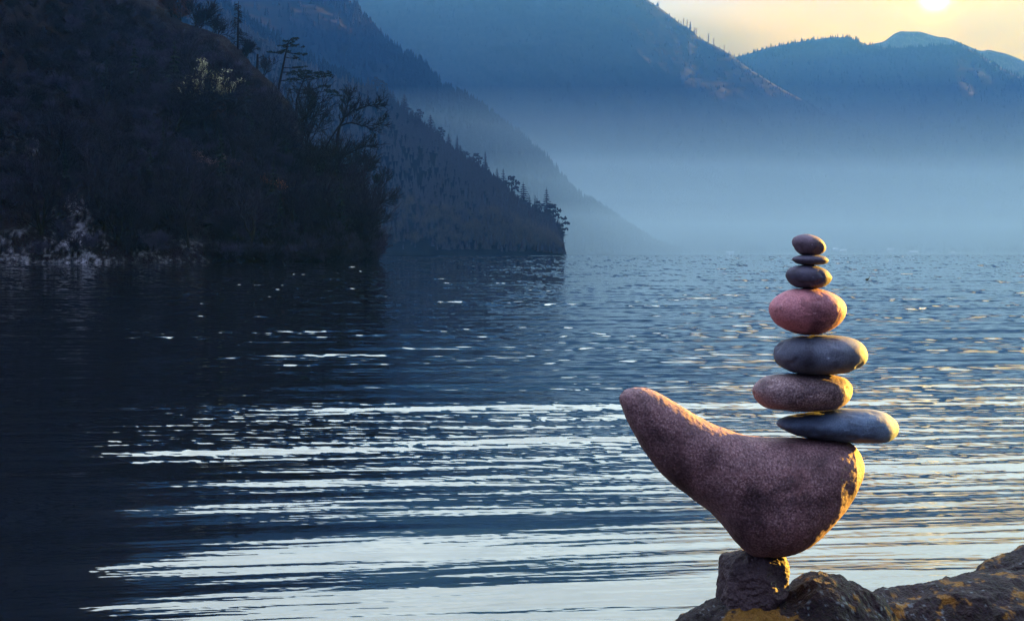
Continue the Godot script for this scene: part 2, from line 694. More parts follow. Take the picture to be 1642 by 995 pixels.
# ================================================================ the scene
func _ready() -> void:
	rng.seed = 7
	# camera
	var cam := Camera3D.new()
	cam.name = "camera"
	cam.projection = Camera3D.PROJECTION_FRUSTUM
	cam.near = 0.1
	cam.far = 30000.0
	cam.size = 995.0 / F * 0.1
	cam.frustum_offset = Vector2(0.0, (HY - 497.5) / F * 0.1)
	cam.position = Vector3(0, EYE, 0)
	add_child(cam)
	cam.current = true
	# sky, haze, exposure
	var env := Environment.new()
	env.background_mode = Environment.BG_SKY
	env.sky = Sky.new()
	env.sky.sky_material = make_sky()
	env.tonemap_mode = Environment.TONE_MAPPER_LINEAR
	env.tonemap_exposure = 40.0
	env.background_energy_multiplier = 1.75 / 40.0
	env.volumetric_fog_enabled = true
	env.volumetric_fog_density = 0.00011
	env.volumetric_fog_albedo = lin(0.10, 0.37, 0.95)
	env.volumetric_fog_anisotropy = 0.75
	env.volumetric_fog_length = 6000.0
	env.sdfgi_enabled = true
	env.ssao_enabled = true
	env.ssil_enabled = true
	var we := WorldEnvironment.new()
	we.name = "world_environment"
	we.environment = env
	add_child(we)
	# low sun from the right, beyond the lake
	var sun := DirectionalLight3D.new()
	sun.name = "sun"
	sun.light_energy = 0.66
	sun.light_color = lin(1.0, 0.52, 0.06)
	sun.light_angular_distance = 0.5
	sun.shadow_enabled = true
	add_child(sun)
	sun.look_at_from_position(Vector3.ZERO, -dir_of(deg_to_rad(57.0), deg_to_rad(9.0)))
	build_mist()
	build_water()
	build_hills()
	build_near_cliff()
	build_far_shore()
	build_rocks()
	build_stack()


func build_mist() -> void:
	# low dense bank over the far end of the lake and a thin veil above it
	for e in [[Vector3(4200, 62, 1560), Vector3(600, 30, -2390), 0.00052, "pale low mist lying on the far end of the lake"], [Vector3(4300, 115, 1600), Vector3(600, 56.5, -2380), 0.00036, "thinner mist above the low bank on the far end of the lake"], [Vector3(4400, 185, 1640), Vector3(600, 91.5, -2370), 0.0004, "thin pale veil highest above the far end of the lake"]]:
		var f := FogVolume.new()
		f.name = numbered("mist")
		f.shape = RenderingServer.FOG_VOLUME_SHAPE_BOX
		f.size = e[0]
		f.position = e[1]
		var fm := FogMaterial.new()
		fm.density = e[2]
		fm.albedo = lin(0.72, 0.99, 0.99)
		f.material = fm
		f.set_meta("kind", "stuff")
		f.set_meta("label", e[3])
		add_child(f)


func build_water() -> void:
	var m := plain(lin(0.0012, 0.0025, 0.006), 0.03, 0.62)
	m.resource_name = "lake water"
	struct("lake_water", lake(m), "rippled lake water from the shore rocks to the far bank")


func forest_mat(c: Color, seed_: int, scale: float) -> StandardMaterial3D:
	var m := plain(Color.WHITE, 1.0, 0.1)
	m.albedo_texture = ntex(noise(seed_, 0.03, 5), 512, [0.0, 0.45, 0.6, 1.0], [(c * 0.55).linear_to_srgb(), (c * 0.9).linear_to_srgb(), (c * 1.15).linear_to_srgb(), (c * 1.7).linear_to_srgb()])
	m.uv1_triplanar = true
	m.uv1_world_triplanar = true
	m.uv1_scale = Vector3.ONE * scale
	return m


func build_hills() -> void:
	var wood := forest_mat(Color(0.009, 0.011, 0.011), 21, 0.004)
	var rock := forest_mat(Color(0.16, 0.17, 0.19), 22, 0.003)
	var leaf := plain(lin(0.009, 0.012, 0.012), 1.0, 0.05)
	var tiny := [tiny_conifer(1, 4, 0.22, leaf), tiny_conifer(2, 3, 0.28, leaf), tiny_conifer(3, 5, 0.18, leaf)]
	var big := noise(31, 0.0035, 5, FastNoiseLite.TYPE_SIMPLEX, FastNoiseLite.FRACTAL_RIDGED)
	var mid := noise(32, 0.008, 5)
	# added hill out of view that keeps the low sun off the lake
	hillside("mountain", [Vector3(760, -2, -615), Vector3(720, -2, -800), Vector3(780, -2, -1100), Vector3(980, -2, -1800), Vector3(1280, -2, -2600), Vector3(1560, -2, -3400)],
		[Vector3(860, 110, -668), Vector3(965, 410, -752), Vector3(1070, 600, -930), Vector3(1220, 780, -1250), Vector3(1500, 800, -1900), Vector3(1800, 780, -2600), Vector3(2100, 720, -3400)], 90, 40, Vector3(400, 0, -260), 0.2, 30.0, mid, wood, 0.05, "added steep wooded hill out of view at the right that shades the lake")
	# snowy summit far behind
	var d := 4200.0
	var g := hillside("summit", [at(1250, 408, 4000), at(1500, 408, 4000), at(1800, 408, 4000), at(2000, 408, 4000)],
		line([[1250, 200], [1330, 105], [1394, 72], [1418, 66], [1430, 57], [1441, 50], [1458, 50.5], [1474, 50], [1488, 54], [1503, 58.7], [1521, 60.5], [1542, 69.4], [1563, 78], [1574, 82.7], [1583, 79], [1600, 83], [1613, 85.4], [1642, 97], [1720, 150], [1820, 230], [2000, 300]], d),
		220, 60, Vector3(0, 0, -250), 0.0, 50.0, big, snow_mat(), 0.02, "far pale summit with snow streaks behind the wooded ridge")
	# wooded mountain on the right; its unseen end is raised to block the sun
	g = hillside("mountain", [at(1080, 409, 3150), at(1400, 409, 3150), at(1800, 409, 3100), at(2350, 409, 3050)],
		line([[1080, 130], [1130, 105], [1180, 91], [1200, 86.7], [1213, 82], [1230, 77.5], [1260, 71], [1290, 65.5], [1310, 63], [1330, 60], [1350, 59.5], [1368, 62], [1394, 72.5], [1426, 77], [1466, 76], [1505, 73.5], [1540, 71.5], [1556, 79], [1572, 88], [1608, 110], [1642, 126], [1690, 140], [1750, 100], [1850, 0], [1950, -80], [2100, -95], [2350, -20]], 3900),
		220, 60, Vector3(0, 0, -250), 0.1, 20.0, big, wood, 0.02, "wooded mountain under the sun at the right")
	forest("conifer_forest", tiny, g, 9000, "conifers covering the right-hand mountain", Vector2(7, 14), 0.25)
	# the great mountain in the middle
	var ridge := line([[-300, 60], [100, -10], [400, -50], [600, -60], [800, -58], [920, -46], [960, -36], [1000, -24], [1040, 1], [1054, 9.5], [1066, 18], [1076, 26], [1085, 34], [1095, 40], [1104, 43], [1109, 49], [1120, 59.5], [1135, 68], [1147, 73], [1163, 82], [1176, 91], [1205, 112], [1250, 140], [1310, 172], [1400, 214], [1480, 240], [1600, 300], [1740, 385]], 3300)
	g = hillside("mountain", [at(-300, 409, 2400), at(300, 409, 2500), at(800, 409, 2700), at(1200, 409, 2800), at(1740, 409, 2850)], ridge,
		300, 70, Vector3(100, 0, -500), 0.1, 20.0, big, wood, 0.02, "great smooth mountain filling the middle of the view")
	forest("conifer_forest", tiny, g, 9000, "conifers covering the great middle mountain", Vector2(6, 11), 0.08)
	great_ridge_trees(g, tiny)
	# third ridge, faint
	g = hillside("wooded_spur", [at(150, 409, 1500), at(560, 409, 1650), at(850, 408.5, 2000), at(1090, 408.3, 2560)],
		line3([[150, -260, 1850], [330, -130, 1850], [480, -55, 1860], [567, 6, 1880], [593, 40, 1890], [628, 74, 1900], [680, 104, 1920], [706, 136, 1940], [758, 162, 1990], [792, 188, 2030], [836, 220, 2090], [879, 258, 2160], [922, 310, 2250], [965, 335, 2340], [1010, 365, 2430], [1050, 392, 2520], [1075, 402, 2570], [1090, 408, 2600]]),
		200, 50, Vector3(-100, 0, -400), 0.1, 20.0, mid, wood, 0.04, "faint wooded spur running down behind the nearer headland")
	forest("conifer_forest", tiny, g, 8000, "conifers on the faint spur behind the headland", Vector2(7, 15), 0.2)
	# hill behind the near cliff
	g = hillside("wooded_hill", [at(-50, 409, 1200), at(300, 409, 1250), at(650, 409, 1300)],
		line([[-50, -160], [200, -95], [330, -15], [403, 40], [450, 68], [490, 92], [533, 118], [545, 120], [565, 132], [600, 165], [650, 230], [720, 340]], 1400),
		120, 40, Vector3(-100, 0, -250), 0.1, 14.0, mid, wood, 0.05, "hazy wooded hill between the near cliff and the headland")
	forest("conifer_forest", tiny, g, 4500, "conifers on the hazy hill beyond the near cliff", Vector2(7, 14), 0.2)
	# headland
	g = hillside("headland", [at(300, 409.5, 960), at(500, 409.5, 980), at(750, 409.5, 1000), at(880, 409.5, 1005), at(906, 409.5, 1020)],
		line([[300, -30], [420, 60], [520, 118], [600, 143], [640, 170], [680, 208], [718, 240], [731, 249], [755, 270], [780, 288], [800, 304], [830, 329], [850, 339], [880, 353], [896, 368], [902, 385], [905, 402]], 1080),
		200, 50, Vector3(-60, 0, -150), 0.2, 18.0, mid, wood, 0.03, "wooded headland sloping down to the water in the middle distance")
	var l2 := plain(lin(0.036, 0.036, 0.044), 1.0, 0.1)
	var l3 := plain(lin(0.075, 0.066, 0.055), 1.0, 0.1)
	var bark := plain(lin(0.03, 0.026, 0.024), 1.0, 0.1)
	var sp := [tiny_conifer(11, 6, 0.2, l2), tiny_conifer(12, 5, 0.26, l2)]
	forest("headland_forest", sp, g, 5200, "dark conifers covering the headland", Vector2(4, 9), 0.0, Vector2(0, 1), Vector2(0.02, 0.97))
	var bushy := leafy_tree(301, bark, l3, 700)
	forest("bare_wood", [bushy[1]], g, 260, "pale leafless trees along the foot of the headland", Vector2(8, 14), 0.0, Vector2(0.35, 0.86), Vector2(0.02, 0.22))
	headland_trees(g, l2, bark)


func line(p: Array, d: float) -> Array:
	# evenly spaced along the traced ridge
	var pts := []
	var total := 0.0
	var run := [0.0]
	for k in p.size():
		pts.append(at(p[k][0], p[k][1], d))
		if k:
			total += pts[k].distance_to(pts[k - 1])
			run.append(total)
	var out := []
	var k := 0
	var n := p.size() * 4
	for j in n:
		var s := total * j / (n - 1)
		while k < pts.size() - 2 and run[k + 1] < s:
			k += 1
		out.append(pts[k].lerp(pts[k + 1], clampf((s - run[k]) / (run[k + 1] - run[k]), 0, 1)))
	return out


func snow_mat() -> StandardMaterial3D:
	var m := plain(Color.WHITE, 0.9, 0.2)
	m.albedo_texture = ntex(noise(61, 0.02, 5, FastNoiseLite.TYPE_SIMPLEX, FastNoiseLite.FRACTAL_RIDGED), 512, [0.0, 0.6, 0.82, 1.0], [lin(0.035, 0.038, 0.045), lin(0.06, 0.065, 0.07), lin(0.09, 0.095, 0.10), lin(0.40, 0.42, 0.45)])
	m.uv1_triplanar = true
	m.uv1_world_triplanar = true
	m.uv1_scale = Vector3(0.004, 0.0025, 0.004)
	return m


func great_ridge_trees(g: Dictionary, tiny: Array) -> void:
	var dead := plain(lin(0.10, 0.095, 0.09), 1.0, 0.1)
	var sn := Mesher.new()
	rng.seed = 88
	sn.tube([Vector3(0, -0.1, 0), Vector3(0.01, 0.5, 0), Vector3(0, 1, 0)], [0.05, 0.035, 0.012], 5)
	var br := Mesher.new()
	for k in 7:
		var y := rng.randf_range(0.35, 0.95)
		var w := rng.randf() * TAU
		br.tube([Vector3(0, y, 0), Vector3(cos(w) * 0.16, y + 0.03, sin(w) * 0.16)], [0.016, 0.006], 3)
	var snag := [sn.mesh(dead), br.mesh(dead)]
	var con := [sn.mesh(dead), tiny[2]]
	# x, top, base, dead?, where
	var list := [
		[1056.5, 2, 12, 1, "lone dead snag highest on the great mountain's skyline"],
		[1088.5, 31, 38, 0, "first small conifer below the step in the great mountain's skyline"],
		[1092, 33, 40, 0, "short conifer just right of the first skyline conifer"],
		[1096, 29, 41, 1, "thin pale snag above the two skyline conifers"],
		[1102, 31, 43, 1, "thin pale snag left of the tallest skyline conifer"],
		[1107, 34, 47, 0, "tallest dark conifer on the great mountain's skyline step"],
		[1114, 44, 55, 1, "left of the paired bare snags below the skyline step"],
		[1116.5, 45, 57, 1, "right of the paired bare snags below the skyline step"],
		[1122, 56, 62, 0, "small conifer alone between the paired snags and the tall snag"],
		[1136, 53, 69, 1, "tall pale snag halfway down the skyline"],
		[1144.5, 61, 72.5, 1, "slim dark snag below the tall pale one"],
		[1154.5, 73, 78, 0, "tiny conifer low on the great mountain's skyline"],
		[1161.5, 72, 82, 1, "crooked snag low on the great mountain's skyline"],
		[1172, 84, 90, 0, "last conifer before the skyline saddle"]]
	for e in list:
		var where := at(e[0], e[2] + 1.0, 3302)
		var parts: Array = snag if e[3] else con
		tree("dead_snag" if e[3] else "conifer_tree", parts, where, (e[2] - e[1] + 1.5) / F * 3300.0, e[4], "trees on the great mountain's skyline", 0.0, 1.6 if e[3] else 1.0)


func headland_trees(_g: Dictionary, leaf: Material, bark: Material) -> void:
	var sp := [spruce_tree(41, 15, 0.2, bark, leaf), spruce_tree(42, 13, 0.27, bark, leaf), spruce_tree(43, 17, 0.14, bark, leaf, 0.15)]
	var flat := pine_tree(51, [Vector3(0, -0.05, 0), Vector3(0.05, 0.4, 0), Vector3(0, 0.75, 0.02), Vector3(0.05, 0.9, 0)], [[0.0, 0.9, 0.5, 0.08], [0.42, 0.78, 0.3, 0.07], [-0.35, 0.82, 0.25, 0.06]], bark, leaf, 1.0, 0.036)
	var round_ := pine_tree(52, [Vector3(0, -0.05, 0), Vector3(-0.04, 0.4, 0), Vector3(0.02, 0.7, 0.02), Vector3(0.0, 0.95, 0)], [[0.0, 0.92, 0.25, 0.08], [0.22, 0.78, 0.25, 0.08], [-0.22, 0.75, 0.25, 0.08], [0.1, 0.6, 0.3, 0.08], [-0.1, 0.45, 0.25, 0.06]], bark, leaf, 1.0, 0.036)
	var lean := pine_tree(53, [Vector3(0, -0.05, 0), Vector3(0.02, 0.4, 0), Vector3(0.12, 0.7, 0.02), Vector3(0.25, 0.95, 0)], [[0.22, 0.95, 0.2, 0.07], [0.35, 0.78, 0.22, 0.06], [0.05, 0.7, 0.2, 0.06], [0.3, 0.55, 0.2, 0.06], [0.12, 0.4, 0.2, 0.06]], bark, leaf, 1.0, 0.036)
	var sn := Mesher.new()
	sn.tube([Vector3(0, -0.05, 0), Vector3(0.01, 0.5, 0), Vector3(0, 1, 0)], [0.05, 0.04, 0.02], 5)
	var br := Mesher.new()
	br.tube([Vector3(0, 0.6, 0), Vector3(0.1, 0.66, 0)], [0.02, 0.008], 3)
	br.tube([Vector3(0, 0.75, 0), Vector3(-0.08, 0.8, 0)], [0.02, 0.008], 3)
	var snag := [sn.mesh(bark), br.mesh(bark)]
	var list := [
		["spruce_tree", sp[1], 590, 126, 146, "leftmost bushy spruce on the headland's top, half hidden by haze"],
		["pine_tree", round_, 603, 124, 148, "round pine on the headland's highest shoulder"],
		["pine_tree", round_, 613, 130, 156, "second round pine on the headland's shoulder"],
		["spruce_tree", sp[1], 648, 153, 178, "stubby spruce below the headland's shoulder"],
		["pine_tree", round_, 672, 176, 202, "bushy pine in the upper middle of the headland's skyline"],
		["spruce_tree", sp[1], 690, 188, 219, "broad spruce above the middle of the headland's skyline"],
		["pine_tree", round_, 706, 205, 232, "bushy pine left of the slim spruce on the skyline"],
		["spruce_tree", sp[1], 719, 218, 244, "broad spruce beside the slim spruce on the skyline"],
		["spruce_tree", sp[2], 733, 221, 252, "slim spruce just above the flat umbrella pine"],
		["pine_tree", flat, 744, 243, 264, "flat umbrella pine leaning out from the headland's skyline"],
		["pine_tree", round_, 764, 247, 280, "tall round-headed pine between the umbrella pine and a spire"],
		["spruce_tree", sp[2], 778, 249, 290, "narrow spire-like spruce right of the round-headed pine"],
		["spruce_tree", sp[0], 797, 274, 306, "left one of two neighbouring pointed spruces"],
		["spruce_tree", sp[0], 807, 276, 314, "right one of two neighbouring pointed spruces"],
		["pine_tree", round_, 820, 284, 330, "dense tall pine at the step in the headland's skyline"],
		["spruce_tree", sp[1], 839, 299, 342, "wide pointed spruce standing clear of its neighbours"],
		["dead_snag", snag, 858, 314, 345, "bare broken snag between two spruces"],
		["pine_tree", round_, 863, 323, 350, "low bushy pine at the foot of the broken snag"],
		["spruce_tree", sp[0], 876.5, 309, 358, "tallest pointed spruce near the headland's tip"],
		["pine_tree", round_, 887, 329, 372, "round pine right of the tallest spruce"],
		["pine_tree", lean, 897, 349, 392, "last pine leaning over the headland's tip"]]
	# slimmer conifers filling the skyline between them
	var edge := [Vector2(600, 143), Vector2(640, 170), Vector2(680, 208), Vector2(718, 240), Vector2(731, 249), Vector2(755, 270), Vector2(780, 288), Vector2(800, 304), Vector2(830, 329), Vector2(850, 339), Vector2(880, 353), Vector2(896, 368), Vector2(902, 385)]
	rng.seed = 4711
	var fx := 596.0
	while fx < 902.0:
		var h := rng.randf_range(9.0, 20.0) * (1.35 if fx > 770.0 else 1.0) * (1.3 if rng.randf() < 0.2 else 1.0)
		var y := table(edge, fx) + 7.0
		tree("spruce_tree", sp[rng.randi() % 3], at(fx, y, 1074.0 + rng.randf_range(-12, 8)), (h + 9.0) / F * 1076.0, "small dark spruce filling the headland's skyline between its taller trees", "small spruces along the headland's skyline", rng.randf() * TAU, rng.randf_range(1.3, 1.9))
		fx += rng.randf_range(3.0, 10.0)
	for e in list:
		var d := 1078.0
		var t := tree(e[0], e[1], at(e[2], e[4], d), (e[4] - e[3]) / F * d * (1.2 if e[0] == "spruce_tree" else 1.05), e[5], "trees on the headland's skyline", 0.0, 1.7 if e[0] == "spruce_tree" else 0.62)
		t.rotation.y = rng.randf_range(-0.3, 0.3)



# ---------------------------------------------------------------- the dark near hillside
func line3(p: Array) -> Array:
	var out := []
	for k in p.size() * 3:
		var x := float(k) / (p.size() * 3 - 1) * (p.size() - 1)
		var a := mini(int(x), p.size() - 2)
		out.append(at(p[a][0], p[a][1], p[a][2]).lerp(at(p[a + 1][0], p[a + 1][1], p[a + 1][2]), x - a))
	return out


func build_near_cliff() -> void:
	var foot := []
	for e in [[-1500, 90], [-1000, 120], [-600, 150], [-300, 170], [0, 185], [150, 192], [300, 200], [450, 208], [560, 214], [597, 220]]:
		foot.append(Vector3((e[0] - CX) / F * e[1], -1.0, -e[1]))
	var ridge := line3([[-1400, -1500, 300], [-900, -1400, 340], [-500, -1100, 345], [-200, -760, 340], [0, -680, 330], [100, -400, 322], [200, -120, 310], [250, -12, 300], [268, 12, 296], [290, 36, 291], [325, 47, 285], [360, 59, 280], [390, 86, 274], [405, 106, 270], [440, 137, 264], [466, 170, 258], [486, 226, 252], [498, 285, 246], [514, 322, 242], [545, 342, 238], [570, 362, 236], [584, 388, 232], [591, 408, 230]])
	var rocky := noise(71, 0.09, 5, FastNoiseLite.TYPE_SIMPLEX, FastNoiseLite.FRACTAL_RIDGED)
	var patch := noise(72, 0.06, 4)
	var vein := noise(75, 0.55, 4)
	var m := plain(Color.WHITE, 0.95, 0.15)
	m.vertex_color_use_as_albedo = true
	m.albedo_texture = ntex(noise(73, 0.05, 5), 1024, [0.0, 0.4, 0.6, 1.0], [grey(0.45), grey(0.75), grey(0.95), grey(1.0)])
	m.uv1_triplanar = true
	m.uv1_world_triplanar = true
	m.uv1_scale = Vector3.ONE * 0.09
	m.heightmap_enabled = true
	m.heightmap_scale = 60.0
	m.heightmap_texture = ntex(noise(74, 0.03, 5), 1024, [0.0, 1.0], [grey(0.0), grey(1.0)])
	var soil := Color(0.008, 0.007, 0.010)
	var lime := Color(0.30, 0.30, 0.38)
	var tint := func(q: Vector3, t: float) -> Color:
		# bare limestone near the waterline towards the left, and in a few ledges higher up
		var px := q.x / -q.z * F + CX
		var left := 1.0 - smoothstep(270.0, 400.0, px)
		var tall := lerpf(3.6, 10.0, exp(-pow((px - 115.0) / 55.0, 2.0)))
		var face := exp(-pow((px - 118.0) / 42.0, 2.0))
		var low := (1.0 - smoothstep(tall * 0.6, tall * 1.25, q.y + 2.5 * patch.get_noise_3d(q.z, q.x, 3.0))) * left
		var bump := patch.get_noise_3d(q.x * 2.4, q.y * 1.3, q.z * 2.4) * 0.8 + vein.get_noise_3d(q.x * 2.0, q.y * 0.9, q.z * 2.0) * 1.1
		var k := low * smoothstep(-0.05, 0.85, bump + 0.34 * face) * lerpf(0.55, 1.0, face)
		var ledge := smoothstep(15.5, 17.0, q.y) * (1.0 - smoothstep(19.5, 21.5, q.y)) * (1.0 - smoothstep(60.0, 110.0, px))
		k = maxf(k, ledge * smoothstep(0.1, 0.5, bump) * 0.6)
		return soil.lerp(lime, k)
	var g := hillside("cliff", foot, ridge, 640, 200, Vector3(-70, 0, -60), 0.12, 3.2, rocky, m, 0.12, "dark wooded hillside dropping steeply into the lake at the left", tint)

	var bark := plain(lin(0.014, 0.013, 0.014), 1.0, 0.1)
	var twig := plain(lin(0.015, 0.012, 0.024), 1.0, 0.1)
	var dark := plain(lin(0.011, 0.009, 0.013), 1.0, 0.1)
	var mid_twig := plain(lin(0.019, 0.018, 0.034), 1.0, 0.1)
	var mauve := plain(lin(0.034, 0.031, 0.060), 1.0, 0.1)
	var rust := plain(lin(0.06, 0.026, 0.026), 1.0, 0.1)
	var needle := plain(lin(0.010, 0.014, 0.012), 1.0, 0.1)
	var pale := plain(lin(0.34, 0.32, 0.20), 1.0, 0.1)
	var orange := plain(lin(0.50, 0.20, 0.10), 1.0, 0.1)

	# thicket that nobody could count
	var scrub := []
	for k in 4:
		scrub.append(bare_tree(500 + k, Vector3(0.1, 0, 0.1), 3, 1.1, 0.3, twig, [twig, dark, mauve, mid_twig][k], 4, 0.0035)[1])
	forest("thicket", scrub, g, 2600, "leafless scrub covering the dark hillside", Vector2(1.2, 3.8), 0.0, Vector2(0.25, 1.0), Vector2(0.03, 0.88), func(q: Vector3) -> bool: return (q.y > 9.0 or q.x / -q.z * F + CX > 340.0 or rng.randf() < 0.2) and (q.x / -q.z * F + CX < 560.0 or rng.randf() < 0.35))

	# trees one can tell apart on the slope
	var protos := []
	for k in 5:
		protos.append(bare_tree(600 + k, Vector3(0.12, 0, 0.1), 4, 0.8, 0.36, bark, twig, 1, 0.0022))
	rng.seed = 901
	for k in 70:
		var q := on(g, rng.randf_range(0.42, 0.97), rng.randf_range(0.04, 0.70))
		var t := tree("bare_tree", protos[k % 5], q, rng.randf_range(7.0, 14.0), "slender leafless tree standing among the scrub of the dark hillside", "leafless trees on the dark hillside", rng.randf() * TAU)
		t.position.y -= 0.3
	var conifers := [spruce_tree(631, 16, 0.17, bark, needle, 0.1), spruce_tree(632, 13, 0.23, bark, needle, 0.1)]
	for k in 26:
		var q := on(g, rng.randf_range(0.4, 0.9), rng.randf_range(0.2, 0.72))
		tree("spruce_tree", conifers[k % 2], q, rng.randf_range(6.0, 12.0), "dark spruce half lost among the scrub of the hillside", "spruces on the dark hillside", rng.randf() * TAU)

	# the skyline, from the top of the picture down to the tip
	var px := F / 280.0
	tree("bare_tree", bare_tree(611, Vector3(0.3, 0, 0), 4, 0.9, 0.34, bark, rust, 3, 0.003), at(283, 40, 292), 11.5, "reddish leafless tree at the top edge of the picture", "trees on the dark hillside's skyline")
	tree("bare_tree", bare_tree(612, Vector3(0.5, 0, 0), 4, 0.9, 0.34, bark, dark, 3, 0.003), at(312, 50, 287), 8.0, "low spreading leafless tree below the reddish one on the skyline", "trees on the dark hillside's skyline")
	tree("bare_tree", bare_tree(613, Vector3(0.3, 0, 0), 3, 1.0, 0.3, dark, dark, 4, 0.004), at(345, 58, 283), 4.5, "leafless bush left of the tall dead spruce on the skyline", "trees on the dark hillside's skyline")
	tree("dead_spruce", spruce_dead(621, dark), at(381, 88, 275), 10.4, "tall dead spruce with short bare boughs on the skyline", "trees on the dark hillside's skyline", 0.0, 1.35)
	tree("bare_tree", bare_tree(614, Vector3(0.6, 0, 0), 4, 0.9, 0.3, dark, dark, 3, 0.0035), at(391, 92, 273), 4.2, "leafless bush leaning right at the foot of the dead spruce", "trees on the dark hillside's skyline")
	var sn := Mesher.new()
	sn.tube([Vector3(0, -0.2, 0), Vector3(0.02, 0.5, 0), Vector3(0.03, 1, 0)], [0.09, 0.075, 0.06], 6)
	var st := Mesher.new()
	st.tube([Vector3(0.02, 0.7, 0), Vector3(0.3, 0.85, 0), Vector3(0.55, 0.75, 0)], [0.03, 0.02, 0.008], 4)
	tree("broken_snag", [sn.mesh(dark), st.mesh(dark)], at(412, 112, 269), 3.0, "short broken snag between the dead spruce and the slim pine", "trees on the dark hillside's skyline")
	tree("bare_tree", bare_tree(615, Vector3(0.5, 0, 0), 3, 0.9, 0.32, dark, dark, 3, 0.004), at(424, 122, 267), 4.6, "low leafless bush left of the slim pine", "trees on the dark hillside's skyline")
	tree("pine_tree", pine_tree(622, [Vector3(0, -0.05, 0), Vector3(0.07, 0.3, 0), Vector3(0.13, 0.6, 0), Vector3(0.2, 0.88, 0), Vector3(0.26, 0.97, 0)],
		[[0.34, 0.97, 0.10, 0.02], [0.2, 0.9, 0.14, 0.025], [0.08, 0.83, 0.12, 0.02], [0.38, 0.82, 0.14, 0.025], [-0.06, 0.70, 0.16, 0.02], [0.12, 0.72, 0.13, 0.02], [0.44, 0.66, 0.15, 0.025], [0.32, 0.58, 0.12, 0.02], [0.42, 0.40, 0.15, 0.03], [0.5, 0.33, 0.12, 0.02], [0.46, 0.22, 0.1, 0.02]], dark, needle, 1.3), at(446, 140, 263), 9.4, "slim open pine standing clear on the skyline", "trees on the dark hillside's skyline")
	tree("pine_tree", pine_tree(623, [Vector3(0, -0.05, 0), Vector3(0.02, 0.35, 0), Vector3(0.12, 0.65, 0), Vector3(0.22, 0.88, 0)],
		[[0.22, 0.95, 0.34, 0.03], [0.48, 0.92, 0.26, 0.04], [0.0, 0.9, 0.25, 0.03], [0.66, 0.86, 0.14, 0.03], [-0.1, 0.78, 0.18, 0.03], [0.3, 0.82, 0.2, 0.02], [0.62, 0.62, 0.16, 0.03], [0.76, 0.54, 0.2, 0.05], [0.86, 0.45, 0.12, 0.04], [-0.06, 0.55, 0.13, 0.05]], dark, needle, 1.6), at(474, 186, 257), 8.6, "flat-topped umbrella pine with a second dark pad at its right", "trees on the dark hillside's skyline")
	tree("bare_tree", bare_tree(616, Vector3(0.35, 0, 0.1), 4, 0.75, 0.4, dark, dark, 2, 0.0022), at(487, 245, 250), 14.5, "forked leafless tree below the umbrella pine", "trees on the dark hillside's skyline")
	tree("bare_tree", limbed_tree(617, dark), at(540, 344, 237), 18.4, "tallest leafless tree, its long limb reaching right over the lake", "trees on the dark hillside's skyline")
	var nest := tree("bare_tree", bare_tree(618, Vector3(0.38, 0, 0.1), 5, 0.75, 0.34, dark, dark, 1, 0.0016), at(566, 388, 232), 13.0, "many-stemmed leafless tree at the tip with a dark ball of mistletoe", "trees on the dark hillside's skyline")
	var ball := Mesher.new()
	leaf_cloud(ball, Vector3(0.30, 0.80, 0.02), Vector3(0.055, 0.06, 0.055), 260, 0.012)
	obj("mistletoe", ball.mesh(needle), nest.get_node("crown"))
	for e in [[578, 398, 7.5, 651, "leaning leafless tree lowest on the tip, over the water"], [552, 380, 9.0, 643, "leafless tree inside the clump at the tip"], [518, 330, 9.5, 644, "leafless tree just left of the tallest one"], [500, 285, 8.0, 645, "leafless tree halfway up the edge of the hillside"], [512, 312, 13.0, 646, "thin leafless tree left of the tall one, rising above the scrub"], [528, 338, 13.5, 647, "thin leafless tree close behind the tallest one's stem"], [556, 358, 13.0, 648, "thin leafless tree between the tallest one and the mistletoe tree"], [570, 372, 12.0, 649, "thin leafless tree behind the mistletoe tree"]]:
		tree("bare_tree", bare_tree(e[3], Vector3(0.4, 0, 0.1), 4, 0.9, 0.33, dark, dark, 3, 0.0026) if e[3] < 646 else bare_tree(e[3], Vector3(0.22, 0, 0.1), 4, 0.62, 0.42, dark, dark, 1, 0.0021), at(e[0], e[1], 230.0 + (400 - e[1]) * 0.12), e[2], e[4], "trees on the dark hillside's skyline")
	# the few that catch the eye on the slope
	var q := spot(g, 365, 190)
	tree("leafy_tree", leafy_tree(651, bark, pale, 4200), q, 10.0, "pale yellow-green leafy tree on the dark hillside", "", 0.4, 1.5)
	q = spot(g, 350, 225)
	tree("leafy_tree", leafy_tree(652, bark, rust, 1600), q, 7.0, "dull red leafy tree below the pale yellow-green one")
	q = spot(g, 448, 325)
	tree("leafy_bush", leafy_tree(653, bark, orange, 900), q, 4.6, "rusty orange bush at the lower right of the dark hillside", "", 0.0, 1.2)
	q = spot(g, 455, 350)
	tree("leafy_bush", leafy_tree(654, bark, rust, 900), q, 3.6, "dull reddish bush right below the rusty orange one", "", 2.0, 1.5)
	q = spot(g, 345, 285)
	tree("leafy_bush", leafy_tree(655, bark, plain(lin(0.16, 0.10, 0.11), 1.0, 0.1), 900), q, 4.5, "mauve bush in the middle of the dark hillside", "", 1.0, 1.6)


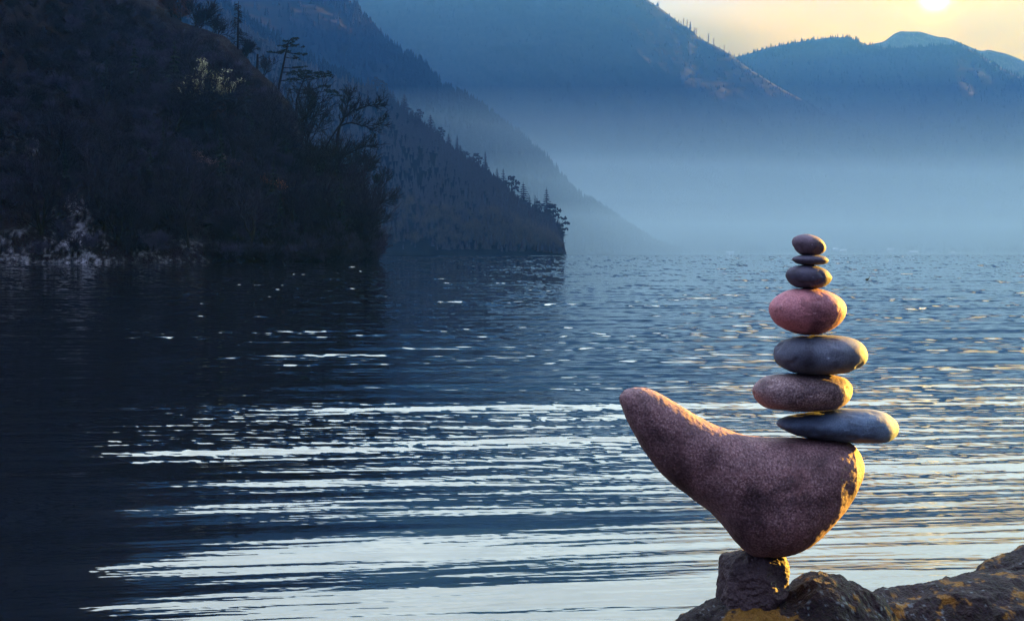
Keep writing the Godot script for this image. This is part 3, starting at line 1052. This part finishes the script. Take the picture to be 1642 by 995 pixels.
# the tallest leafless tree: a straight stem and long bent limbs, traced in units of its height
func limbed_tree(seed_: int, bark: Material) -> Array:
	rng.seed = seed_
	var wood := Mesher.new()
	var twigs := Mesher.new()
	wood.tube([Vector3(0, -0.06, 0), Vector3(0.01, 0.3, 0), Vector3(0.0, 0.6, 0.01), Vector3(0.02, 0.8, 0)], [0.026, 0.021, 0.016, 0.012], 7)
	var limbs := [
		[Vector3(0.02, 0.8, 0), Vector3(0.13, 0.83, 0.03), Vector3(0.27, 0.795, 0.05), Vector3(0.41, 0.82, 0.05)],
		[Vector3(0.02, 0.8, 0), Vector3(0.10, 0.92, -0.03), Vector3(0.24, 0.98, -0.04), Vector3(0.36, 1.0, -0.02)],
		[Vector3(0.0, 0.72, 0), Vector3(0.06, 0.86, 0.05), Vector3(0.10, 0.97, 0.08), Vector3(0.12, 1.04, 0.1)],
		[Vector3(0.0, 0.62, 0), Vector3(-0.08, 0.5, 0.04), Vector3(-0.16, 0.42, 0.07), Vector3(-0.22, 0.30, 0.07)],
		[Vector3(0.02, 0.8, 0), Vector3(-0.08, 0.66, -0.04), Vector3(-0.13, 0.55, -0.06), Vector3(-0.2, 0.47, -0.06)],
		[Vector3(0.0, 0.5, 0), Vector3(0.12, 0.56, 0.02), Vector3(0.22, 0.60, 0.05), Vector3(0.3, 0.62, 0.1)],
		[Vector3(0.0, 0.42, 0), Vector3(0.10, 0.46, -0.05), Vector3(0.18, 0.47, -0.12), Vector3(0.24, 0.5, -0.16)],
		[Vector3(0.0, 0.34, 0), Vector3(-0.1, 0.4, 0.06), Vector3(-0.18, 0.48, 0.1), Vector3(-0.24, 0.58, 0.12)],
		[Vector3(0.0, 0.28, 0), Vector3(0.12, 0.33, 0.06), Vector3(0.2, 0.36, 0.1), Vector3(0.28, 0.42, 0.12)]]
	for l in limbs:
		var pts := []
		var radii := []
		for k in 10:
			pts.append(spline(l, k / 9.0))
			radii.append(lerpf(0.0095, 0.0028, k / 9.0))
		wood.tube(pts, radii, 5)
		for k in range(2, 10):
			for j in 2:
				var d: Vector3 = (pts[k] - pts[k - 1]).normalized()
				var side := d.cross(Vector3(rng.randfn(), rng.randfn(), rng.randfn())).normalized()
				grow(wood, twigs, pts[k], (d + side * 0.8 + Vector3(0, 0.15, 0)).normalized(), rng.randf_range(0.05, 0.11), 0.0035, 2, 0.0, 0.8, 0.0018)
	return [wood.mesh(bark), twigs.mesh(bark)]


func spruce_dead(seed_: int, bark: Material) -> Array:
	rng.seed = seed_
	var wood := Mesher.new()
	wood.tube([Vector3(0, -0.05, 0), Vector3(0.005, 0.5, 0), Vector3(0.01, 1.0, 0)], [0.02, 0.013, 0.003], 6)
	var q := Mesher.new()
	for k in 60:
		var y := rng.randf_range(0.22, 0.97)
		var w := rng.randf() * TAU
		var r := 0.21 * (1.08 - y) * rng.randf_range(0.6, 1.3) + 0.015
		var d := Vector3(cos(w), 0, sin(w))
		var pts := [Vector3(0, y, 0), Vector3(0, y - r * 0.1, 0) + d * r * 0.6, Vector3(0, y - r * 0.28, 0) + d * r]
		q.tube(pts, [0.006, 0.0045, 0.002], 3)
		for j in 7:
			var s := rng.randf_range(0.25, 1.0)
			var b: Vector3 = pts[0].lerp(pts[2], s)
			q.tube([b, b + Vector3(rng.randfn() * 0.02, -0.02 - rng.randf() * 0.02, rng.randfn() * 0.02)], [0.003, 0.0015], 3)
	return [wood.mesh(bark), q.mesh(bark)]


# ---------------------------------------------------------------- the far bank
func build_far_shore() -> void:
	var grass := forest_mat(Color(0.09, 0.10, 0.07), 81, 0.01)
	hillside("shore_land", [at(960, 408.2, 2650), at(1300, 408.2, 2680), at(1700, 408.2, 2700), at(2000, 408.2, 2700)],
		[at(960, 405, 2800), at(1300, 405, 2800), at(1700, 404, 2800), at(2000, 404, 2800)], 60, 12, Vector3(0, 0, 300), 0.0, 1.0, noise(82, 0.01, 3), grass, 0.5, "low far bank of the lake")
	var leaf := plain(lin(0.030, 0.036, 0.030), 1.0, 0.1)
	var g := hillside("wooded_knoll", [at(1060, 408.2, 2620), at(1140, 408.2, 2640), at(1230, 408.2, 2660)],
		line([[1060, 404], [1080, 392], [1100, 380], [1125, 376], [1160, 380], [1190, 388], [1230, 405]], 2760), 60, 16, Vector3(0, 0, -120), 0.2, 4.0, noise(83, 0.02, 3), grass, 0.1, "low wooded knoll on the far bank")
	forest("knoll_wood", [tiny_conifer(91, 4, 0.3, leaf), tiny_conifer(92, 3, 0.4, leaf)], g, 700, "trees covering the knoll on the far bank", Vector2(7, 13), 0.1)
	# trees along the far bank
	var kinds := [[tiny_conifer(93, 5, 0.22, leaf), "conifer_tree"], [blob_crown(94, leaf), "round_tree"], [blob_crown(95, leaf), "round_tree"]]
	var st := Mesher.new()
	st.tube([Vector3(0, -0.05, 0), Vector3(0, 0.3, 0)], [0.03, 0.025], 5)
	var stem := st.mesh(leaf)
	rng.seed = 77
	var x := 1205.0
	while x < 1660.0:
		var k := rng.randi() % 3
		var h := rng.randf_range(7.0, 14.0) * (1.35 if rng.randf() < 0.2 else 1.0)
		if x > 1590:
			h *= 1.25
		var t := tree(kinds[k][1], [stem, kinds[k][0]], at(x, 407.6, 2735.0 + rng.randf_range(-20, 40)), h, "dim %s tree in the misty row along the far bank" % ("pointed" if k == 0 else "rounded"), "%s trees along the far bank" % ("pointed" if k == 0 else "rounded"), rng.randf() * TAU)
		t.position.y = 2.0
		x += rng.randf_range(2.0, 9.0)
	# houses on the far bank: pixel x, y of the eaves, length
	var wall := plain(lin(0.55, 0.54, 0.52), 0.9, 0.2)
	var roof := plain(lin(0.50, 0.50, 0.50), 0.6, 0.4)
	var dark := plain(lin(0.05, 0.05, 0.06), 0.4, 0.5)
	var list := [[1072, 404.0, 9, "white-roofed house standing alone at the left end of the far bank"], [1093, 404.5, 8, "left one of the twin pale houses near the wooded knoll"], [1099.5, 404.5, 7, "right one of the twin pale houses near the wooded knoll"], [1140, 404.5, 7, "pale house at the water below the wooded knoll"], [1168, 404.5, 6, "first of two small pale houses right of the wooded knoll"], [1174, 404.5, 6, "second of two small pale houses right of the wooded knoll"],
		[1340, 399, 8, "pale house just right of the topmost balanced stones"], [1353, 401.5, 10, "long pale house next right along the far bank"], [1428, 400, 10, "large pale house among tall trees on the far bank"], [1466, 404, 13, "long low building at the water on the far bank"], [1529, 405.5, 6, "bright white house by itself at the right of the far bank"]]
	for e in list:
		var o := thing("house", at(e[0], e[1] + 2.6, 2650.0))
		o.rotation.y = rng.randf_range(-0.7, 0.7)
		var l: float = e[2] * 0.58
		var b := Mesher.new()
		b.box(Vector3(-l, -1.5, -3.5), Vector3(l, 3.0, 3.5))
		b.tri(Vector3(-l, 3, 3.5), Vector3(-l, 5.6, 0), Vector3(-l, 3, -3.5))
		b.tri(Vector3(l, 3, -3.5), Vector3(l, 5.6, 0), Vector3(l, 3, 3.5))
		obj("wall", b.mesh(wall), o)
		var r := Mesher.new()
		for s in [-1.0, 1.0]:
			var a := Vector3(-l - 0.5, 2.7, 4.0 * s)
			var c := Vector3(l + 0.5, 2.7, 4.0 * s)
			var up := Vector3(0, 3.2, -4.0 * s)
			if s > 0:
				r.quad(a, c, c + up, a + up)
				r.quad(a - Vector3(0, 0.25, 0), a + up - Vector3(0, 0.25, 0), c + up - Vector3(0, 0.25, 0), c - Vector3(0, 0.25, 0))
			else:
				r.quad(c, a, a + up, c + up)
				r.quad(c - Vector3(0, 0.25, 0), c + up - Vector3(0, 0.25, 0), a + up - Vector3(0, 0.25, 0), a - Vector3(0, 0.25, 0))
		obj("roof", r.mesh(roof), o)
		for k in 3:
			var w := Mesher.new()
			var wx := lerpf(-0.6, 0.6, k / 2.0) * l
			w.box(Vector3(wx - 0.5, 0.8, 3.45), Vector3(wx + 0.5, 2.0, 3.55))
			obj("window", w.mesh(dark), o)
		tag(o, e[3], "house", "houses on the far bank")
	# a water bird, far out
	var wb := thing("water_bird", at(1391, 448.5, 66.0))
	wb.position.y = 0.0
	var body := Mesher.new()
	var pts := []
	var rad := []
	for k in 9:
		var t := k / 8.0
		pts.append(Vector3(lerpf(-0.13, 0.12, t), 0.03 + 0.02 * t, 0))
		rad.append(0.055 * sqrt(maxf(0.02, sin(PI * clampf(t * 0.94 + 0.04, 0, 1)))))
	body.tube(pts, rad, 10)
	body.tube([Vector3(0.08, 0.05, 0), Vector3(0.11, 0.11, 0), Vector3(0.12, 0.16, 0), Vector3(0.15, 0.175, 0), Vector3(0.17, 0.17, 0)], [0.035, 0.022, 0.026, 0.024, 0.006], 8)
	var black := plain(lin(0.015, 0.014, 0.014), 0.7, 0.3)
	obj("body", body.mesh(black), wb)
	var bill := Mesher.new()
	bill.tube([Vector3(0.165, 0.17, 0), Vector3(0.205, 0.163, 0)], [0.009, 0.002], 6)
	obj("bill", bill.mesh(plain(lin(0.4, 0.3, 0.2))), wb)
	wb.scale = Vector3.ONE * 0.72
	tag(wb, "small dark water bird afloat right of the balanced stones", "bird")


func blob_crown(seed_: int, leaf: Material) -> ArrayMesh:
	rng.seed = seed_
	var q := Mesher.new()
	for k in 7:
		leaf_cloud(q, Vector3(rng.randfn() * 0.16, rng.randf_range(0.4, 0.82), rng.randfn() * 0.16), Vector3(0.17, 0.15, 0.17), 40, 0.06)
	return q.mesh(leaf)


# ---------------------------------------------------------------- shore rocks
func build_rocks() -> void:
	var crag := noise(101, 9.0, 5, FastNoiseLite.TYPE_SIMPLEX, FastNoiseLite.FRACTAL_RIDGED)
	var soft := noise(102, 5.0, 4)
	var fine := noise(103, 55.0, 4)
	var lich := noise(104, 9.0, 4)
	var lich2 := noise(105, 45.0, 3)
	var rough := func(q: Vector3, r: float) -> float:
		return (0.014 * soft.get_noise_3dv(q) + 0.008 * crag.get_noise_3dv(q) + 0.0035 * fine.get_noise_3dv(q)) * clampf(r * 25.0, 0.0, 1.0)
	var tint := func(q: Vector3) -> Color:
		var c := Color(0.010, 0.006, 0.0075).lerp(Color(0.021, 0.0125, 0.015), clampf(0.5 + fine.get_noise_3dv(q * 0.5) * 1.2, 0, 1))
		var spread := lich.get_noise_3dv(q * 1.2) + 0.6 * lich2.get_noise_3dv(q)
		# the thick orange patch at the foot of the block
		var here := 1.0 - smoothstep(0.02, 0.062, Vector2(q.x - 0.352, (q.y - 0.692) * 1.3).length())
		c = c.lerp(Color(0.20, 0.095, 0.012), 0.85 * smoothstep(0.34, 0.5, spread + here * 0.62))
		var blue := lich2.get_noise_3dv(q * 1.7 + Vector3(7, 3, 1)) + 0.3 * lich.get_noise_3dv(q + Vector3(4, 4, 4))
		return c.lerp(Color(0.15, 0.175, 0.195), 0.7 * smoothstep(0.42, 0.55, blue))
	var m := StandardMaterial3D.new()
	m.vertex_color_use_as_albedo = true
	m.albedo_texture = ntex(noise(106, 0.08, 5), 1024, [0.0, 0.4, 0.7, 1.0], [grey(0.55), grey(0.8), grey(1.0), grey(1.0)])
	m.uv1_triplanar = true
	m.uv1_scale = Vector3.ONE * 6.0
	m.roughness = 0.85
	m.metallic_specular = 0.35
	m.heightmap_enabled = true
	m.heightmap_scale = 0.35
	m.heightmap_texture = ntex(noise(107, 0.03, 6), 1024, [0.0, 1.0], [grey(0.0), grey(1.0)])
	var deep := 2010.0
	var top_a := [Vector2(1030, 1068), Vector2(1050, 1030), Vector2(1066, 1012), Vector2(1078, 1002), Vector2(1095, 988), Vector2(1113, 982), Vector2(1134, 979), Vector2(1150, 973), Vector2(1180, 966), Vector2(1220, 961), Vector2(1258, 958), Vector2(1272, 955), Vector2(1287, 943), Vector2(1301, 936), Vector2(1315, 933), Vector2(1336, 935), Vector2(1358, 940), Vector2(1376, 946), Vector2(1397, 956), Vector2(1414, 969), Vector2(1429, 985), Vector2(1443, 1002), Vector2(1465, 1028), Vector2(1490, 1088)]
	var flat_a := [Vector2(1030, 1065), Vector2(1060, 1500), Vector2(1100, deep), Vector2(1430, deep), Vector2(1470, 1500), Vector2(1490, 1085)]
	place_stone("shore_rock", swept_rock(top_a, flat_a, 2.0, [Vector2(1030, 0.02), Vector2(1080, 0.11), Vector2(1200, 0.19), Vector2(1380, 0.18), Vector2(1450, 0.11), Vector2(1490, 0.02)], m, rough, 420, 420, 2.5, tint), "purplish shore rock with orange lichen carrying the balanced tower", "rock")
	var top_b := [Vector2(1385, 1021), Vector2(1392, 966), Vector2(1398, 956), Vector2(1414, 952), Vector2(1436, 951), Vector2(1457, 950), Vector2(1485, 945), Vector2(1514, 938), Vector2(1546, 933), Vector2(1600, 931), Vector2(1650, 930), Vector2(1720, 933), Vector2(1780, 946), Vector2(1830, 981), Vector2(1850, 1071)]
	var flat_b := [Vector2(1385, 1015), Vector2(1400, 1500), Vector2(1430, 1930), Vector2(1800, 1930), Vector2(1835, 1500), Vector2(1850, 1065)]
	place_stone("shore_rock", swept_rock(top_b, flat_b, 2.12, [Vector2(1385, 0.03), Vector2(1420, 0.14), Vector2(1600, 0.22), Vector2(1800, 0.15), Vector2(1850, 0.02)], m, rough, 420, 460, 3.0, tint), "long flat-topped shore rock with yellow lichen at the lower right", "rock")
	var top_c := [Vector2(1530, 1011), Vector2(1540, 956), Vector2(1548, 935), Vector2(1567, 924), Vector2(1581, 913), Vector2(1599, 903), Vector2(1620, 894), Vector2(1642, 887), Vector2(1700, 863), Vector2(1760, 817), Vector2(1830, 750), Vector2(1900, 700), Vector2(1980, 687), Vector2(2060, 710), Vector2(2150, 795), Vector2(2200, 905), Vector2(2220, 1025)]  # unseen right end raised to cast shade on the other two rocks
	var flat_c := [Vector2(1530, 1005), Vector2(1560, 1500), Vector2(1590, 1750), Vector2(2150, 1750), Vector2(2190, 1500), Vector2(2220, 1025)]
	place_stone("shore_rock", swept_rock(top_c, flat_c, 2.5, [Vector2(1530, 0.03), Vector2(1600, 0.15), Vector2(1700, 0.2), Vector2(1900, 0.24), Vector2(2100, 0.2), Vector2(2220, 0.03)], m, rough, 360, 420, 2.4, tint), "higher lichened shore rock rising behind the flat one at the right edge", "rock")
	# the bank behind, under the photographer
	var p := PackedVector3Array()
	var nb := noise(108, 0.8, 5)
	for b in 60:
		for a in 90:
			var x := lerpf(-5.0, 7.0, a / 89.0)
			var z := lerpf(-2.9, 6.0, b / 59.0)
			var h := lerpf(-0.55, 0.42, smoothstep(-2.6, 1.0, z + 0.25 * sin(x * 1.3))) + smoothstep(0.2, 3.0, x) * 0.25 * smoothstep(-2.9, -1.0, z)
			p.append(Vector3(x, h + 0.12 * nb.get_noise_2d(x, z), z))
	var pm := stone_mat([Color(0.008, 0.007, 0.008), Color(0.018, 0.015, 0.017), Color(0.035, 0.03, 0.03)], [0.2, 0.5, 0.8], 109, 2.0, 1.0, 0.04)
	struct("shore_ground", grid_mesh(p, 90, 60, pm, true), "stony bank under the photographer's feet")


func z2(p: Array, s: float, ox: float, oy: float) -> Array:
	var out := []
	for k in range(0, p.size(), 2):
		out.append(Vector2(ox + p[k] / s, oy + p[k + 1] / s))
	return out


# a block of stone cut by planes, its edges worn round
func block(planes: Array, sharp: float, size: Vector3, m: Material, nf: FastNoiseLite, amp: float, nu := 220, nv := 160) -> ArrayMesh:
	var p := PackedVector3Array()
	for b in nv:
		var w := PI * (0.5 - float(b) / (nv - 1))
		for a in nu:
			var u := TAU * a / nu
			var d := Vector3(cos(u) * cos(w), sin(w), sin(u) * cos(w))
			var s := 0.0
			for e in planes:
				s += pow(maxf(0.0, d.dot(e[0].normalized()) / e[1]), sharp)
			var q := d * pow(s, -1.0 / sharp) * size
			q += d * nf.get_noise_3dv(q) * amp
			p.append(q)
	return grid_mesh(p, nu, nv, m, false, true)


# ---------------------------------------------------------------- the balanced tower
func build_stack() -> void:
	var d := 2.0
	var wob := noise(121, 14.0, 4)
	var granite := stone_mat([Color(0.038, 0.021, 0.027), Color(0.128, 0.064, 0.076), Color(0.178, 0.092, 0.103), Color(0.42, 0.31, 0.32)], [0.16, 0.40, 0.60, 0.88], 122, 6.5, 0.08, 0.03)
	# stone that stands on the shore rock
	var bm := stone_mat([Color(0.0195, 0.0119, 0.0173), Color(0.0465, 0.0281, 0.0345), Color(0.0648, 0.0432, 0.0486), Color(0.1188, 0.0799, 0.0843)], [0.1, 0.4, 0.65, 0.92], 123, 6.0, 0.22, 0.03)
	var planes := [[Vector3(-1, 0.06, 0.1), 0.98], [Vector3(1, -0.08, 0.15), 0.97], [Vector3(-0.12, 1, 0.05), 0.96], [Vector3(0, -1, 0), 1.05], [Vector3(-0.25, 0.12, 1), 0.9], [Vector3(0.45, 0.1, 1), 0.98], [Vector3(0, 0.1, -1), 1.0], [Vector3(-0.8, 0.75, 0.3), 1.17], [Vector3(0.9, 0.7, 0.1), 1.24], [Vector3(0.8, -0.75, 0.5), 1.22], [Vector3(0.1, 0.7, 0.8), 1.12], [Vector3(1, 0.1, 0.9), 1.22]]
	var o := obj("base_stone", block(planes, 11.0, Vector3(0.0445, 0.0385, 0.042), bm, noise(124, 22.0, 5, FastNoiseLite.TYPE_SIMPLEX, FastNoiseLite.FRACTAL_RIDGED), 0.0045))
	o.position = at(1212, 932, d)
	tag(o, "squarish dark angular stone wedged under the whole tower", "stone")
	# the great boot-shaped stone
	var top := z2([84, 97, 86, 86, 92, 74, 105, 60, 130, 53, 165, 54, 200, 63, 250, 85, 310, 118, 380, 160, 440, 192, 500, 215, 560, 236, 600, 246, 640, 250, 720, 254, 800, 257, 880, 260, 950, 264, 985, 268, 1020, 279, 1045, 300, 1060, 334, 1068, 378], 2.518, 960, 600)
	var bot := z2([84, 99, 88, 112, 95, 135, 110, 178, 135, 226, 165, 284, 200, 338, 245, 392, 300, 440, 370, 490, 440, 537, 490, 588, 520, 632, 550, 672, 580, 702, 615, 725, 650, 733, 730, 733, 790, 719, 840, 691, 890, 650, 940, 600, 985, 545, 1020, 495, 1045, 450, 1060, 410, 1068, 381], 2.518, 960, 600)
	var sk := noise(125, 9.0, 3)
	var pit := noise(126, 90.0, 3)
	var rough := func(q: Vector3, r: float) -> float:
		return (0.0042 * sk.get_noise_3dv(q) + 0.0009 * pit.get_noise_3dv(q)) * clampf(r * 30.0, 0.0, 1.0)
	var depths := [Vector2(993, 0.001), Vector2(995, 0.012), Vector2(1003, 0.024), Vector2(1030, 0.038), Vector2(1090, 0.052), Vector2(1170, 0.070), Vector2(1260, 0.080), Vector2(1330, 0.072), Vector2(1360, 0.055), Vector2(1376, 0.034), Vector2(1382, 0.018), Vector2(1384.5, 0.002)]
	var weather := noise(127, 8.0, 4)
	var vein := noise(128, 6.0, 3)
	var fleck := noise(129, 150.0, 2)
	var worn := func(q: Vector3) -> Color:
		var c := Color(1, 1, 1).lerp(Color(0.55, 0.52, 0.54), smoothstep(0.0, 0.5, weather.get_noise_3dv(q)))
		c = c.lerp(Color(1.35, 1.15, 1.1), 0.7 * smoothstep(0.1, 0.5, weather.get_noise_3dv(q + Vector3(9, 2, 5))))
		c = c.lerp(Color(1.8, 1.7, 1.65), 0.45 * smoothstep(0.955, 0.99, 1.0 - absf(vein.get_noise_3d(q.x + q.y * 0.7, q.y - q.x * 0.5, q.z * 0.6))) * smoothstep(0.0, 0.3, weather.get_noise_3dv(q * 0.7 + Vector3(3, 3, 3))))
		c = c.lerp(Color(0.3, 0.28, 0.3), 0.75 * smoothstep(0.42, 0.6, fleck.get_noise_3dv(q)))
		return c.lerp(Color(2.2, 2.1, 2.05), 0.7 * smoothstep(0.5, 0.66, fleck.get_noise_3dv(q + Vector3(3, 7, 1))))
	place_stone("boot_stone", swept_rock(top, bot, d, depths, granite, rough, 260, 360, 2.25, worn), "large boot-shaped reddish granite stone poised on its heel")
	# the seven pebbles, from the bottom up
	var blue := stone_mat([Color(0.0364, 0.0546, 0.0975), Color(0.0676, 0.1066, 0.1820), Color(0.0910, 0.1365, 0.2145), Color(0.1690, 0.2210, 0.2860)], [0.08, 0.35, 0.65, 0.95], 131, 5.0, 0.035)
	var speck := stone_mat([Color(0.042, 0.026, 0.034), Color(0.140, 0.084, 0.096), Color(0.205, 0.13, 0.14), Color(0.50, 0.41, 0.41)], [0.14, 0.42, 0.60, 0.84], 132, 5.0, 0.07, 0.045)
	var slate := stone_mat([Color(0.0390, 0.0442, 0.0728), Color(0.0754, 0.0884, 0.1326), Color(0.0962, 0.1118, 0.1586), Color(0.1690, 0.1755, 0.2210)], [0.08, 0.38, 0.66, 0.95], 133, 5.0, 0.03)
	var pink := stone_mat([Color(0.05, 0.022, 0.03), Color(0.29, 0.105, 0.130), Color(0.36, 0.140, 0.165), Color(0.50, 0.26, 0.27)], [0.18, 0.30, 0.60, 0.95], 134, 4.0, 0.09)
	var drab := stone_mat([Color(0.0324, 0.0308, 0.0552), Color(0.0752, 0.0702, 0.1119), Color(0.0972, 0.0913, 0.1361), Color(0.1944, 0.1698, 0.2268)], [0.08, 0.38, 0.66, 0.93], 135, 6.0, 0.04)
	var mottle := stone_mat([Color(0.0421, 0.0336, 0.0534), Color(0.0913, 0.0701, 0.1048), Color(0.1544, 0.1079, 0.1457), Color(0.2948, 0.2232, 0.2803)], [0.15, 0.40, 0.60, 0.85], 136, 9.0, 0.06)
	var s := 2.6205
	place_stone("pebble", pebble(z2([173, 860, 185, 845, 220, 832, 290, 820, 380, 808, 460, 800, 540, 799, 610, 808, 655, 832, 680, 858, 686, 885, 672, 915, 640, 935, 590, 941, 520, 940, 440, 937, 350, 925, 260, 912, 205, 890, 180, 875], s, 1180, 350), d, 0.052, blue, wob, 0.0024), "long blue-grey wedge-shaped pebble lying on the boot-shaped stone")
	place_stone("pebble", pebble(z2([72, 725, 80, 700, 110, 672, 160, 657, 230, 652, 320, 654, 400, 657, 455, 670, 480, 692, 488, 718, 480, 750, 455, 780, 410, 800, 340, 809, 265, 811, 190, 803, 120, 790, 85, 760], s, 1180, 350), d, 0.056, speck, wob, 0.0027), "speckled reddish-grey flat pebble second from the bottom of the tower")
	place_stone("pebble", pebble(z2([159, 572, 168, 540, 200, 512, 260, 496, 330, 491, 420, 492, 490, 502, 530, 525, 547, 560, 547, 590, 530, 615, 490, 638, 430, 652, 340, 658, 265, 652, 200, 630, 168, 602], s, 1180, 350), d, 0.056, slate, wob, 0.0020), "smooth slate-blue oval pebble beneath the round pink one")
	place_stone("pebble", pebble(z2([139, 385, 150, 350, 185, 318, 240, 298, 310, 293, 380, 302, 430, 325, 455, 355, 462, 385, 450, 420, 415, 455, 360, 482, 310, 491, 260, 487, 200, 465, 155, 430], s, 1180, 350), d, 0.050, pink, wob, 0.0022), "round pink pitted pebble in the middle of the tower")
	place_stone("pebble", pebble(z2([208, 240, 218, 215, 245, 201, 290, 196, 340, 200, 380, 215, 402, 240, 404, 255, 390, 275, 360, 290, 310, 294, 260, 290, 225, 270], s, 1180, 350), d, 0.031, drab, wob, 0.0017), "dull grey oval pebble right above the round pink one")
	place_stone("pebble", pebble(z2([237, 172, 250, 160, 285, 153, 330, 153, 370, 160, 386, 172, 388, 180, 375, 191, 340, 196, 290, 196, 255, 188], s, 1180, 350), d, 0.025, drab, wob, 0.0014, 120, 70), "thin lens-shaped pebble beneath the topmost one")
	place_stone("pebble", pebble(z2([238, 105, 242, 85, 262, 70, 295, 66, 325, 72, 355, 88, 372, 110, 375, 128, 365, 143, 345, 152, 310, 154, 275, 152, 250, 135], s, 1180, 350), d, 0.023, mottle, wob, 0.0017, 120, 70), "small mottled egg-shaped pebble crowning the tower")
